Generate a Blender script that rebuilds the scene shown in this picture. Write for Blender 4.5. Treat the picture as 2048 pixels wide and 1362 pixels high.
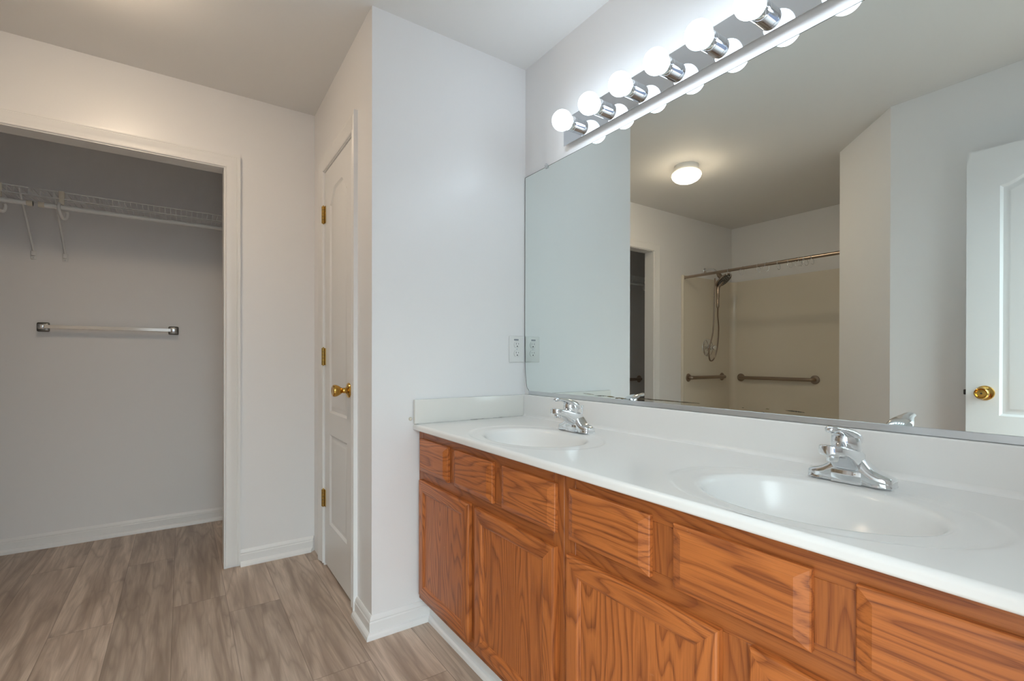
import bpy, bmesh, math, random
from mathutils import Vector, Matrix
random.seed(7)
S = bpy.context.scene
C = S.collection
for o in list(bpy.data.objects): bpy.data.objects.remove(o)
PI = math.pi

# ------------------------------------------------------------------ camera
F, YAW, PITCH, ROLL, CY, HC = 962.19, 0.6019, -0.0030, 0.0017, 721.1, 1.0767
fw = Vector((math.sin(YAW)*math.cos(PITCH), math.cos(YAW)*math.cos(PITCH), math.sin(PITCH)))
rt = Vector((math.cos(YAW), -math.sin(YAW), 0)); up = rt.cross(fw)
r2 = rt*math.cos(ROLL)+up*math.sin(ROLL); u2 = up*math.cos(ROLL)-rt*math.sin(ROLL)
cd = bpy.data.cameras.new('camera'); co = bpy.data.objects.new('camera', cd); C.objects.link(co)
cd.sensor_width = 36; cd.lens = F/2048*36; cd.shift_y = (CY-681)/2048; cd.clip_start = .02
co.matrix_world = Matrix(((r2.x, u2.x, -fw.x, 0), (r2.y, u2.y, -fw.y, 0), (r2.z, u2.z, -fw.z, HC), (0, 0, 0, 1)))
S.camera = co
# ------------------------------------------------------------------ light & exposure
S.view_settings.view_transform = 'Standard'; S.view_settings.look = 'None'
S.view_settings.gamma = 1; S.view_settings.use_curve_mapping = False
S.view_settings.exposure = 0.08
w = bpy.data.worlds.new('World'); S.world = w; w.use_nodes = True
LOW, HIGH = (.45, .55, .75), (6.5, 7.75, 8.2)   # daylight of the next room entering by the open doorway: off its floor and off its walls and ceiling
def world_light():
    t = w.node_tree; d = t.nodes.new('ShaderNodeTexCoord'); x = t.nodes.new('ShaderNodeSeparateXYZ'); t.links.new(d.outputs['Generated'], x.inputs[0])
    r = t.nodes.new('ShaderNodeMapRange'); r.interpolation_type = 'SMOOTHSTEP'; t.links.new(x.outputs[2], r.inputs[0])
    r.inputs[1].default_value = -.12; r.inputs[2].default_value = .45
    m = t.nodes.new('ShaderNodeMix'); m.data_type = 'RGBA'; t.links.new(r.outputs[0], m.inputs[0])
    m.inputs[6].default_value = (*LOW, 1); m.inputs[7].default_value = (*HIGH, 1)
    t.links.new(m.outputs[2], t.nodes['Background'].inputs[0]); t.nodes['Background'].inputs[1].default_value = 1
world_light()
BULB, GLOBE = 10.4, 66.0     # emission of the vanity bulbs and of the ceiling globe

# ------------------------------------------------------------------ materials
class N:
    """a small node-graph writer"""
    def __init__(s, name):
        s.m = bpy.data.materials.new(name); s.m.use_nodes = True; s.t = s.m.node_tree
        s.b = s.t.nodes['Principled BSDF']
    def node(s, typ, ins=None, **kw):
        n = s.t.nodes.new(typ)
        for k, v in kw.items(): setattr(n, k, v)
        for k, v in (ins or {}).items(): s.set(n.inputs[k], v)
        return n
    def set(s, sock, v):
        if isinstance(v, bpy.types.NodeSocket): s.t.links.new(v, sock)
        else: sock.default_value = v
    def math(s, op, a, b=None, c=None):
        n = s.node('ShaderNodeMath', operation=op)
        s.set(n.inputs[0], a)
        if b is not None: s.set(n.inputs[1], b)
        if c is not None: s.set(n.inputs[2], c)
        return n.outputs[0]
    def xyz(s, v):
        n = s.node('ShaderNodeSeparateXYZ', {0: v}); return n.outputs
    def vec(s, x, y, z):
        return s.node('ShaderNodeCombineXYZ', {0: x, 1: y, 2: z}).outputs[0]
    def noise(s, v, scale=5, detail=2, rough=.5, dist=0):
        n = s.node('ShaderNodeTexNoise', {'Vector': v, 'Scale': scale, 'Detail': detail, 'Roughness': rough, 'Distortion': dist}); return n.outputs[0]
    def ramp(s, v, stops, interp='LINEAR'):
        n = s.node('ShaderNodeValToRGB', {0: v}); cr = n.color_ramp; cr.interpolation = interp
        while len(cr.elements) < len(stops): cr.elements.new(.5)
        for e, (p, c) in zip(cr.elements, stops): e.position = p; e.color = (*c, 1) if len(c) == 3 else c
        return n.outputs[0]
    def mix(s, f, a, b, mode='MIX'):
        n = s.node('ShaderNodeMix', data_type='RGBA', blend_type=mode)
        s.set(n.inputs[0], f)
        for i, v in ((6, a), (7, b)):
            if isinstance(v, tuple) and len(v) == 3: v = (*v, 1)
            s.set(n.inputs[i], v)
        return n.outputs[2]
    def bump(s, h, strength=.2, dist=.002):
        n = s.node('ShaderNodeBump', {'Height': h, 'Strength': strength, 'Distance': dist}); s.set(s.b.inputs['Normal'], n.outputs[0])
    def pbr(s, col, rough=.5, metal=0, **kw):
        if isinstance(col, tuple) and len(col) == 3: col = (*col, 1)
        s.set(s.b.inputs['Base Color'], col); s.set(s.b.inputs['Roughness'], rough); s.set(s.b.inputs['Metallic'], metal)
        for k, v in kw.items(): s.set(s.b.inputs[k.replace('_', ' ')], v)
        return s.m
    def obj(s): return s.node('ShaderNodeTexCoord').outputs['Object']
    def rnd(s): return s.node('ShaderNodeObjectInfo').outputs['Random']

def paint(name, col, rough, bumpy=.12, scale=260):
    n = N(name); c = n.obj()
    big = n.noise(c, 1.7, 3)
    colr = n.mix(n.math('MULTIPLY', big, .10), col, tuple(x*.86 for x in col))
    n.bump(n.noise(c, scale, 2), bumpy, .001)
    return n.pbr(colr, rough)
def plain(name, col, rough=.4, metal=0, **kw):
    n = N(name); c = n.obj()
    v = n.noise(c, 45, 3)
    k = .02*min(1, rough*4) if metal > .5 else .08*min(1, rough*4)
    r = n.math('MULTIPLY_ADD', v, k, rough-k/2)
    return n.pbr(col, r, metal, **kw)

def oak(name, vertical, tone=1.0):
    n = N(name); x, y, z = n.xyz(n.obj()); rnd = n.math('MULTIPLY', n.rnd(), 23.0)
    along, across = (z, y) if vertical else (y, z)
    p = n.vec(n.math('ADD', across, rnd), n.math('MULTIPLY', along, .16), x)
    n1 = n.noise(p, 6.5, 2.0, .45, .25)
    ring = n.math('FRACT', n.math('ADD', n.math('MULTIPLY', n1, 24.0), n.math('MULTIPLY', across, 26.0)))
    line = n.ramp(ring, [(0, (1, 1, 1)), (.09, (.75, .75, .75)), (.34, (.15, .15, .15)), (.78, (0, 0, 0)), (.96, (.5, .5, .5)), (1, (1, 1, 1))])
    fib = n.noise(n.vec(n.math('MULTIPLY', n.math('ADD', across, rnd), 420), n.math('MULTIPLY', along, 9), n.math('MULTIPLY', x, 200)), 1, 3, .6)
    fibr = n.ramp(fib, [(.36, (1, 1, 1)), (.52, (0, 0, 0))])
    broad = n.noise(n.vec(n.math('MULTIPLY', n.math('ADD', across, rnd), 9), n.math('MULTIPLY', along, 1.2), x), 1.5, 2)
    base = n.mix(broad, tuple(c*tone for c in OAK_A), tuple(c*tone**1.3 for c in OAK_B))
    dark = n.mix(n.math('MULTIPLY', line, .70), base, OAK_D)
    col = n.mix(n.math('MULTIPLY', fibr, n.math('MULTIPLY_ADD', line, .45, .22)), dark, OAK_P)
    scuff = n.ramp(n.noise(n.vec(across, along, n.math('ADD', x, rnd)), 38, 4, .7), [(.70, (0, 0, 0)), (.76, (1, 1, 1))])
    col = n.mix(n.math('MULTIPLY', scuff, .16), col, (.62, .42, .28))
    n.bump(n.math('SUBTRACT', 0.0, n.math('ADD', fibr, line)), .10, .0006)
    return n.pbr(col, n.math('MULTIPLY_ADD', fibr, .12, .38), 0, Coat_Weight=.12, Coat_Roughness=.30)
OAK_A, OAK_B, OAK_D, OAK_P = (.62, .196, .046), (.46, .130, .028), (.20, .044, .010), (.15, .036, .009)

def floor_material():
    n = N('vinyl_plank'); x, y, z = n.xyz(n.obj())
    W, L = .197, 1.22
    u = n.math('DIVIDE', n.math('ADD', x, .228+W*20), W); row = n.math('FLOOR', u); fu = n.math('FRACT', u)
    h1 = n.node('ShaderNodeTexWhiteNoise', {'Vector': n.vec(row, 3.3, 1.7)}, noise_dimensions='3D').outputs[0]
    j = n.math('MULTIPLY', h1, L)                        # where each row's end joints fall
    for idx, val in ((18, 2.10), (19, 2.53), (20, 1.95), (21, 2.54), (22, 2.36), (23, 1.70)):
        j = n.math('ADD', j, n.math('MULTIPLY', n.math('COMPARE', row, float(idx), .3), n.math('SUBTRACT', val, j)))
    v = n.math('DIVIDE', n.math('ADD', n.math('SUBTRACT', y, j), 20*L), L); cell = n.math('FLOOR', v); fv = n.math('FRACT', v)
    pid = n.node('ShaderNodeTexWhiteNoise', {'Vector': n.vec(row, cell, 5.1)}, noise_dimensions='3D').outputs[0]
    off = n.math('MULTIPLY', pid, 31.0)
    pv = n.vec(n.math('ADD', x, off), n.math('MULTIPLY', y, .11), off)
    n1 = n.noise(pv, 8.0, 3, .5, .35)
    ring = n.math('FRACT', n.math('MULTIPLY', n1, 8.0))
    tri = n.math('ABSOLUTE', n.math('MULTIPLY_ADD', ring, 2.0, -1.0))
    fib = n.noise(n.vec(n.math('MULTIPLY', n.math('ADD', x, off), 260), n.math('MULTIPLY', y, 7), off), 1, 3, .6)
    wide = n.noise(n.vec(n.math('MULTIPLY', n.math('ADD', x, off), 19), n.math('MULTIPLY', y, 1.5), off), 1, 3, .6, .5)
    col = n.ramp(wide, [(.25, FL_D), (.45, FL_M), (.62, FL_L), (.80, FL_M)])
    col = n.mix(n.math('MULTIPLY', n.math('POWER', tri, 2.5), .55), col, FL_D)
    col = n.mix(n.math('MULTIPLY', n.ramp(fib, [(.42, (1, 1, 1)), (.6, (0, 0, 0))]), .20), col, FL_D)
    knot = n.ramp(n.noise(n.vec(n.math('ADD', x, off), n.math('MULTIPLY', y, .55), off), 9, 2, .5), [(.70, (0, 0, 0)), (.80, (1, 1, 1))])
    col = n.mix(n.math('MULTIPLY', knot, .5), col, FL_K)
    tone = n.math('MULTIPLY_ADD', pid, .26, .86)
    col = n.mix(1.0, col, n.node('ShaderNodeCombineColor', {0: tone, 1: tone, 2: tone}).outputs[0], 'MULTIPLY')
    e1 = n.math('LESS_THAN', n.math('MINIMUM', fu, n.math('SUBTRACT', 1.0, fu)), .006)
    e2 = n.math('LESS_THAN', n.math('MINIMUM', fv, n.math('SUBTRACT', 1.0, fv)), .0011)
    seam = n.math('MAXIMUM', e1, e2)
    col = n.mix(n.math('MULTIPLY', seam, .55), col, FL_K)
    n.bump(n.math('SUBTRACT', n.math('MULTIPLY', fib, .3), seam), .15, .0008)
    return n.pbr(col, .42)
FL_D, FL_M, FL_L, FL_K = (.285, .205, .152), (.470, .355, .275), (.660, .525, .420), (.130, .090, .066)

M = {}
M['wall'] = paint('eggshell_wall_paint', (.885, .875, .87), .34)
M['ceiling'] = paint('ceiling_paint', (.85, .84, .825), .75, .15, 180)
M['trim'] = paint('semigloss_trim_paint', (.88, .87, .855), .30, .03, 90)
M['door'] = paint('semigloss_door_paint', (.87, .865, .855), .33, .05, 140)
M['floor'] = floor_material()
M['oak_v'] = oak('oak_vertical_grain', True); M['oak_h'] = oak('oak_horizontal_grain', False)
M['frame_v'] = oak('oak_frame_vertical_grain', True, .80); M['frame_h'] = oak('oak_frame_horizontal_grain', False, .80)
M['marble'] = paint('cultured_marble', (.885, .87, .845), .20, .0, 20)
M['splash'] = paint('cream_cultured_marble', (.82, .80, .75), .16, .0, 20)
M['caulk'] = plain('caulk', (.62, .61, .58), .6)
M['chrome'] = plain('chrome', (.80, .82, .84), .07, 1)
M['chrome_plate'] = plain('chrome_plate', (.70, .73, .77), .05, 1)
M['satin'] = plain('satin_aluminium', (.66, .68, .70), .34, .85)
M['nickel'] = plain('brushed_bronze_nickel', (.36, .29, .235), .28, 1)
M['pewter'] = plain('pewter', (.30, .30, .29), .32, .9)
M['brass'] = plain('polished_brass', (.66, .40, .10), .14, 1)
M['old_brass'] = plain('aged_brass', (.50, .33, .10), .25, 1)
M['dark'] = plain('dark_metal', (.035, .033, .03), .4)
M['black'] = plain('black_slot', (.01, .01, .01), .6)
M['plastic'] = plain('white_plastic', (.82, .82, .80), .3)
M['ivory'] = plain('ivory_plastic', (.76, .70, .58), .4)
M['wire'] = plain('white_vinyl_wire', (.86, .87, .85), .35)
M['bar'] = plain('white_acrylic_bar', (.84, .80, .74), .12, .15)
M['surround'] = plain('almond_gelcoat', (.80, .735, .62), .10)
M['clear'] = plain('clear_plastic', (.90, .91, .91), .22, 0, Transmission_Weight=.45, IOR=1.4)
M['sticker'] = plain('sticker_ink', (.03, .035, .05), .5)
M['stain'] = plain('mirror_black_edge', (.045, .040, .022), .5)
M['stain2'] = plain('mirror_olive_edge', (.16, .13, .06), .5)
M['mirror'] = plain('silvered_glass', (.80, .855, .835), .002, 1)
def emit(name, col, st):
    n = N(name); lw = n.node('ShaderNodeLayerWeight', {0: .3}).outputs['Facing']
    n.pbr((.9, .9, .9), .35)
    n.set(n.b.inputs['Emission Color'], (*col, 1)); n.set(n.b.inputs['Emission Strength'], n.math('MULTIPLY_ADD', lw, -.25*st, st))
    return n.m
M['bulb'] = emit('lit_opal_bulb', (.73, .87, 1), BULB)
M['globe'] = emit('lit_opal_globe', (1, .79, .57), GLOBE)
def shade_globe():
    m = M['globe']; t = m.node_tree; g = t.nodes.new('ShaderNodeNewGeometry'); x = t.nodes.new('ShaderNodeSeparateXYZ'); t.links.new(g.outputs['True Normal'], x.inputs[0])
    r = t.nodes.new('ShaderNodeMapRange'); r.interpolation_type = 'SMOOTHSTEP'; t.links.new(x.outputs[2], r.inputs[0])
    for k, v in zip((1, 2, 3, 4), (.45, -1.0, .03, 1)): r.inputs[k].default_value = v
    b = t.nodes['Principled BSDF']; old = b.inputs['Emission Strength'].links[0].from_socket
    mm = t.nodes.new('ShaderNodeMath'); mm.operation = 'MULTIPLY'; t.links.new(old, mm.inputs[0]); t.links.new(r.outputs[0], mm.inputs[1]); t.links.new(mm.outputs[0], b.inputs['Emission Strength'])
shade_globe()

# ------------------------------------------------------------------ mesh builder
class MB:
    def __init__(s): s.bm = bmesh.new(); s.mi = 0
    def _f(s, vs):
        try:
            f = s.bm.faces.new(vs); f.material_index = s.mi; return f
        except ValueError: return None
    def box(s, x0, x1, y0, y1, z0, z1, bev=0, seg=2):
        vs = [s.bm.verts.new((x, y, z)) for x in (x0, x1) for y in (y0, y1) for z in (z0, z1)]
        q = [(0, 1, 3, 2), (4, 6, 7, 5), (0, 4, 5, 1), (2, 3, 7, 6), (0, 2, 6, 4), (1, 5, 7, 3)]
        fs = [s._f([vs[i] for i in f]) for f in q]
        if bev:
            es = list({e for f in fs for e in f.edges})
            r = bmesh.ops.bevel(s.bm, geom=es, offset=bev, segments=seg, profile=.5, affect='EDGES')
            for f in r['faces']: f.material_index = s.mi
        return s
    def loft(s, rings, closed=True, cap=True):
        R = [[s.bm.verts.new(p) for p in r] for r in rings]; n = len(R[0])
        for a, b in zip(R, R[1:]):
            for i in range(n if closed else n-1):
                j = (i+1) % n; s._f([a[i], a[j], b[j], b[i]])
        if cap and closed: s._f(R[0][::-1]); s._f(R[-1])
        return s
    def prism(s, poly, z0, z1):                       # plan polygon, extruded in z
        return s.loft([[(x, y, z0) for x, y in poly], [(x, y, z1) for x, y in poly]])
    def lathe(s, prof, o=(0, 0, 0), axis='z', seg=32):
        o = Vector(o); a = {'x': (Vector((0, 1, 0)), Vector((0, 0, 1)), Vector((1, 0, 0))), 'y': (Vector((0, 0, 1)), Vector((1, 0, 0)), Vector((0, 1, 0))), 'z': (Vector((1, 0, 0)), Vector((0, 1, 0)), Vector((0, 0, 1)))}
        if isinstance(axis, str): U, V, A = a[axis]
        else:
            A = Vector(axis).normalized(); U = A.orthogonal().normalized(); V = A.cross(U)
        rings = [[o+A*h+(U*math.cos(t)+V*math.sin(t))*max(r, 1e-5) for t in [2*PI*i/seg for i in range(seg)]] for r, h in prof]
        s.loft(rings); return s
    def tube(s, pts, r, seg=10, closed=False, cap=True):
        pts = [Vector(p) for p in pts]; n = len(pts); rings = []; U = None
        for i, p in enumerate(pts):
            if closed: d = pts[(i+1) % n]-pts[i-1]
            else: d = pts[min(i+1, n-1)]-pts[max(i-1, 0)]
            d.normalize()
            U = d.orthogonal().normalized() if U is None else (U-d*U.dot(d)).normalized()
            V = d.cross(U); rr = r[i] if isinstance(r, (list, tuple)) else r
            rings.append([p+(U*math.cos(t)+V*math.sin(t))*rr for t in [2*PI*k/seg for k in range(seg)]])
        if closed:
            R = [[s.bm.verts.new(p) for p in rg] for rg in rings]
            for a, b in zip(R, R[1:]+R[:1]):
                for i in range(seg): s._f([a[i], a[(i+1) % seg], b[(i+1) % seg], b[i]])
        else: s.loft(rings, cap=cap)
        return s
    def build(s, name, mat, parent=None, smooth=True, angle=38):
        bmesh.ops.recalc_face_normals(s.bm, faces=s.bm.faces)
        me = bpy.data.meshes.new(name); s.bm.to_mesh(me); s.bm.free()
        for m in (mat if isinstance(mat, (list, tuple)) else [mat]): me.materials.append(m)
        if smooth:
            for p in me.polygons: p.use_smooth = True
            me.set_sharp_from_angle(angle=math.radians(angle))
        o = bpy.data.objects.new(name, me); C.objects.link(o)
        if parent is not None: o.parent = parent
        return o
def sq(c, U, V, hw, hh, e=4, n=28):                    # superellipse ring
    c, U, V = Vector(c), Vector(U), Vector(V); out = []
    for i in range(n):
        t = 2*PI*i/n; a, b = math.cos(t), math.sin(t)
        out.append(c+U*(hw*math.copysign(abs(a)**(2/e), a))+V*(hh*math.copysign(abs(b)**(2/e), b)))
    return out
def smoothpath(pts, k=6):                              # Catmull-Rom
    P = [Vector(p) for p in pts]; P = [P[0]*2-P[1]]+P+[P[-1]*2-P[-2]]; out = []
    for i in range(1, len(P)-2):
        for j in range(k):
            t = j/k; a, b, c, d = P[i-1:i+3]
            out.append(.5*((2*b)+(c-a)*t+(2*a-5*b+4*c-d)*t*t+(3*b-a-3*c+d)*t**3))
    return out+[P[-2]]
def tag(o, label, cat, group=None, kind=None):
    o['label'] = label; o['category'] = cat
    if group: o['group'] = group
    if kind: o['kind'] = kind
    return o
def empty(name, loc, rz=0):
    o = bpy.data.objects.new(name, None); C.objects.link(o); o.location = loc; o.rotation_euler = (0, 0, rz)
    o.empty_display_size = .05; return o
def struct(o, label, cat): return tag(o, label, cat, kind='structure')
def copy_tree(o, parent=None):
    c = o.copy(); C.objects.link(c); c.parent = parent
    for ch in list(o.children): copy_tree(ch, c)
    return c

# ------------------------------------------------------------------ measures
XM, YE, XC, XC2, YF, H = 1.336, 1.840, .6064, .6164, 2.8595, 2.44
XS = -2.088; D1, D2 = (-.901, 1.391), (-.485, .986)
YCB, XCL, XCR = 3.76, -1.95, .45                        # reach-in closet: back, left, right
OX0, OX1, OZ = -.843, .178, 2.050                       # closet opening
YN = -.10                                               # entry wall
YB = YF+.095
# ------------------------------------------------------------------ room shell
b = MB(); b.box(-2.25, 1.5, -1.6, 3.95, -.06, 0); struct(b.build('floor', M['floor'], smooth=False), 'grey-brown wood plank vinyl floor running through bathroom and closet', 'floor')
b = MB(); b.box(-2.25, 1.5, YN-.1, 3.95, H, H+.06); struct(b.build('ceiling', M['ceiling'], smooth=False), 'flat painted ceiling over the whole bathroom', 'ceiling')
b = MB(); b.box(XM+.003, XM+.11, YN-.1, YF+.1, 0, H); struct(b.build('wall_mirror', M['wall'], smooth=False), 'white wall that carries the big mirror and the row of bulbs', 'wall')
b = MB(); b.box(XC, XM+.003, YE, YE+.09, 0, H); struct(b.build('wall_end', M['wall'], smooth=False), 'white wall at the end of the vanity with the power outlet', 'wall')
SK = -math.atan2(XC2-XC, YF-YE)                         # the linen-door wall stands very slightly out of square
wl = empty('wall_linen', (XC, YE, 0), SK); struct(wl, 'narrow white wall around the panelled linen closet door', 'wall')
LY0, LY1, LZ = .262, .782, 2.045                        # door opening, along the wall
b = MB(); b.box(0, .088, 0.0012, LY0-.012, 0, H); b.box(0, .09, LY1+.012, YF-YE, 0, H); b.box(0, .09, LY0-.012, LY1+.012, LZ+.012, H)
b.build('wall_surface', M['wall'], wl, smooth=False)
b = MB(); b.box(XS-.09, OX0-.014, YF, YB, 0, H); b.box(OX1+.014, XM+.003, YF, YB, 0, H); b.box(OX0-.014, OX1+.014, YF, YB, OZ+.014, H)
struct(b.build('wall_far', M['wall'], smooth=False), 'far white wall with the wide cased closet opening', 'wall')
b = MB(); b.box(XCL-.09, XCR+.09, YCB, YCB+.09, 0, H); struct(b.build('wall_closet_back', M['wall'], smooth=False), 'back wall inside the closet, behind shelf and towel bar', 'wall')
b = MB(); b.box(XCL-.09, XCL, YB, YCB, 0, H); struct(b.build('wall_closet_left', M['wall'], smooth=False), 'left side wall inside the closet', 'wall')
b = MB(); b.box(XCR, XCR+.09, YB, YCB, 0, H); struct(b.build('wall_closet_right', M['wall'], smooth=False), 'right side wall inside the closet', 'wall')
b = MB(); b.box(XS-.09, XS, D1[1]-.09, YF, 0, H); struct(b.build('wall_shower_back', M['wall'], smooth=False), 'white wall behind and above the beige shower surround, seen in the mirror', 'wall')
b = MB(); b.prism([(XS, D1[1]), D1, (D1[0]-.04, D1[1]-.09), (XS, D1[1]-.09)], 0, H); struct(b.build('wall_shower_end', M['wall'], smooth=False), 'white wall closing the near end of the shower', 'wall')
b = MB(); b.prism([D1, D2, (D2[0]-.09, D2[1]-.037), (D1[0]-.04, D1[1]-.09)], 0, H); struct(b.build('wall_angled', M['wall'], smooth=False), 'slanted white wall between shower and open entry door, in the mirror', 'wall')
b = MB(); b.prism([D2, (D2[0], YN-.1), (D2[0]-.09, YN-.1), (D2[0]-.09, D2[1]-.037)], 0, H); struct(b.build('wall_side', M['wall'], smooth=False), 'white wall that the open entry door leans against, in the mirror', 'wall')
EX0, EX1 = -.374, .400
b = MB(); b.box(D2[0], EX0-.01, YN-.1, YN, 0, H); b.box(EX1+.01, XM+.003, YN-.1, YN, 0, H); b.box(EX0-.01, EX1+.01, YN-.1, YN, 2.06, H)
struct(b.build('wall_entry', M['wall'], smooth=False), 'white wall with the entry doorway, opposite the closet', 'wall')

# ---- mouldings
CAS = [(0, .0), (0, .0070), (.003, .0090), (.006, .0080), (.009, .0062), (.022, .0072), (.034, .0098), (.044, .0140), (.051, .0160), (.054, .0138), (.057, .0158), (.063, .0172), (.068, .0168), (.068, 0)]
def casing(mb, a0, a1, zt, fn, z0=0.0, only=None):       # mitred frame round an opening; fn(a, t, z) -> xyz
    rows = []
    for wv, t in CAS:
        rows.append([fn(a0-wv, t, z0), fn(a0-wv, t, zt+wv), fn(a1+wv, t, zt+wv), fn(a1+wv, t, z0)])
    V = [[mb.bm.verts.new(p) for p in r] for r in rows]
    for r0, r1 in zip(V, V[1:]):
        for i in range(3): mb._f([r0[i], r0[i+1], r1[i+1], r1[i]])
    mb._f([r[0] for r in V]); mb._f([r[3] for r in V])
t1 = empty('trim_1', ((OX0+OX1)/2, YF, 0)); struct(t1, 'white moulded casing and jamb around the closet opening', 'door casing')
ox = -(OX0+OX1)/2
b = MB(); casing(b, OX0-.005, OX1+.005, OZ+.005, lambda a, t, z: (a+ox, -t, z), .014); b.build('casing', M['trim'], t1, angle=25)
b = MB(); b.box(OX0-.014+ox, OX0+ox, -.002, .097, 0, OZ); b.box(OX1+ox, OX1+.014+ox, -.002, .097, 0, OZ); b.box(OX0-.014+ox, OX1+.014+ox, -.002, .097, OZ, OZ+.014)
b.build('jamb', M['trim'], t1, smooth=False)
t2 = empty('trim_2', (XC, YE, 0), SK); struct(t2, 'white moulded casing around the linen closet door', 'door casing')
b = MB(); casing(b, LY0-.005, LY1+.005, LZ+.005, lambda a, t, z: (-t, a, z), .010); b.build('casing', M['trim'], t2, angle=25)
b = MB(); b.box(-.002, .088, LY0-.012, LY0, 0, LZ); b.box(-.002, .088, LY1, LY1+.012, 0, LZ); b.box(-.002, .088, LY0-.012, LY1+.012, LZ, LZ+.012)
b.box(.040, .052, LY0, LY0+.01, 0, LZ); b.box(.040, .052, LY1-.01, LY1, 0, LZ); b.box(.040, .052, LY0, LY1, LZ-.01, LZ)
b.build('jamb', M['trim'], t2, smooth=False)
t3 = empty('trim_3', ((EX0+EX1)/2, YN, 0)); struct(t3, 'white casing and jamb around the entry doorway', 'door casing')
ox = -(EX0+EX1)/2
b = MB(); b.box(EX0-.01+ox, EX0+ox, -.1, .0, 0, 2.05); b.box(EX1+ox, EX1+.01+ox, -.1, 0, 0, 2.05); b.box(EX0-.01+ox, EX1+.01+ox, -.1, 0, 2.05, 2.06); b.build('jamb', M['trim'], t3, smooth=False)
b = MB(); casing(b, EX0-.004, EX1+.004, 2.056, lambda a, t, z: (a+ox, t, z)); b.build('casing', M['trim'], t3, angle=25)

BB = [(0, 0), (.0125, 0), (.0125, .058), (.0095, .063), (.0105, .067), (.0085, .073), (.0055, .079), (.0025, .083), (0, .083)]
SHOE = [(.0125, .0), (.0265, 0), (.0265, .006), (.0245, .014), (.020, .020), (.0125, .024)]
def baseboard(name, label, segs, shoe=True):
    """segs: (p, q, m0, m1); the room lies to the left of p->q; m = +1 outer mitre, -1 inner mitre, 0 square"""
    root = None
    for prof, nm in ((BB, name), (SHOE, 'shoe_moulding')):
        if prof is SHOE and not shoe: continue
        mb = MB()
        for p, q, m0, m1 in segs:
            p, q = Vector((*p, 0)), Vector((*q, 0)); d = (q-p).normalized(); nn = Vector((-d.y, d.x, 0))
            mb.loft([[p+nn*a+Vector((0, 0, z))-d*(a*m0) for a, z in prof], [q+nn*a+Vector((0, 0, z))+d*(a*m1) for a, z in prof]])
        o = mb.build(nm, M['trim'], root, angle=22)
        if root is None: root = struct(o, label, 'baseboard')
    return root
XK = .858
baseboard('baseboard_closet', 'white baseboard along the back of the closet', [((XCR, YCB), (XCL, YCB), -1, -1)])
baseboard('baseboard_far', 'short white baseboard between closet casing and linen door', [((XC2-.0, YF), (OX1+.073, YF), -.9, 0)])
baseboard('baseboard_end', 'white baseboard wrapping the wall corner beside the vanity', [((XK-.006, YE), (XC, YE), 0, 1), ((XC, YE), (XC+.0018, YE+.189), 1, 0)])
baseboard('baseboard_left', 'white baseboard far left between closet casing and shower', [((OX0-.073, YF), (-1.235, YF), 0, 0)])
baseboard('baseboard_side', 'white baseboard along the slanted wall and the door side wall', [(D1, D2, 0, .41), (D2, (D2[0], YN), .41, -1)])
baseboard('baseboard_vanity', 'white toe-kick base strip along the foot of the oak vanity', [((XK, 0.0), (XK, YE-.0), 0, 0)])

# ------------------------------------------------------------------ panelled doors
def offset_loop(P, d):
    """inset a counter-clockwise closed 2-D outline by d with mitred corners"""
    n = len(P); out = []
    for i in range(n):
        a, b, c = Vector(P[i-1]), Vector(P[i]), Vector(P[(i+1) % n])
        e1, e2 = (b-a).normalized(), (c-b).normalized()
        n1, n2 = Vector((-e1.y, e1.x)), Vector((-e2.y, e2.x)); m = (n1+n2)
        out.append(tuple(b+m*(d/max(.35, 1+n1.dot(n2)))))
    return out
def door_slab(W, Hh, T, stile, shoulder, lower, upper0, rise):
    """moulded two-panel arch-top door: x 0..T with the panelled faces at x = 0 and T, y across, z up"""
    ya, yb = stile, W-stile
    arch = []
    half = (yb-ya)/2; ym = (ya+yb)/2
    for i in range(25):                                  # ogee shoulders rising to a flat round crown, from right to left
        t = 1-2*i/24; s = max(0, min(1, (1-abs(t))/.62)); s = s*s*(3-2*s)
        arch.append((ym+half*t, shoulder+rise*s))
    top = [(ya, upper0), (yb, upper0)]+arch
    low = [(ya, lower[0]), (yb, lower[0]), (yb, lower[1]), (ya, lower[1])]
    mb = MB()
    for face, sg in ((0, 1), (T, -1)):
        loops = []
        outer = [(0, 0), (W, 0), (W, Hh), (0, Hh)]
        edges = []
        def ringverts(P, dep): return [mb.bm.verts.new((face+sg*dep, y, z)) for y, z in P]
        vo = ringverts(outer, 0); allE = []
        for L in [vo]: allE += [mb.bm.edges.new((L[i], L[(i+1) % len(L)])) for i in range(len(L))]
        for P in (top, low):
            rings = [ringverts(offset_loop(P, d), dep) for d, dep in ((0, 0), (.004, .003), (.010, .0078), (.016, .0085), (.030, .0030), (.036, .0022))]
            allE += [mb.bm.edges.new((rings[0][i], rings[0][(i+1) % len(P)])) for i in range(len(P))]
            for a, c in zip(rings, rings[1:]):
                for i in range(len(P)): mb._f([a[i], a[(i+1) % len(P)], c[(i+1) % len(P)], c[i]])
            mb._f(rings[-1])
        bmesh.ops.triangle_fill(mb.bm, use_beauty=True, use_dissolve=False, edges=allE)
        loops.append(vo)
        if face == 0: first = vo
        else:
            for i in range(4): mb._f([first[i], first[(i+1) % 4], vo[(i+1) % 4], vo[i]])
    return mb
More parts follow.
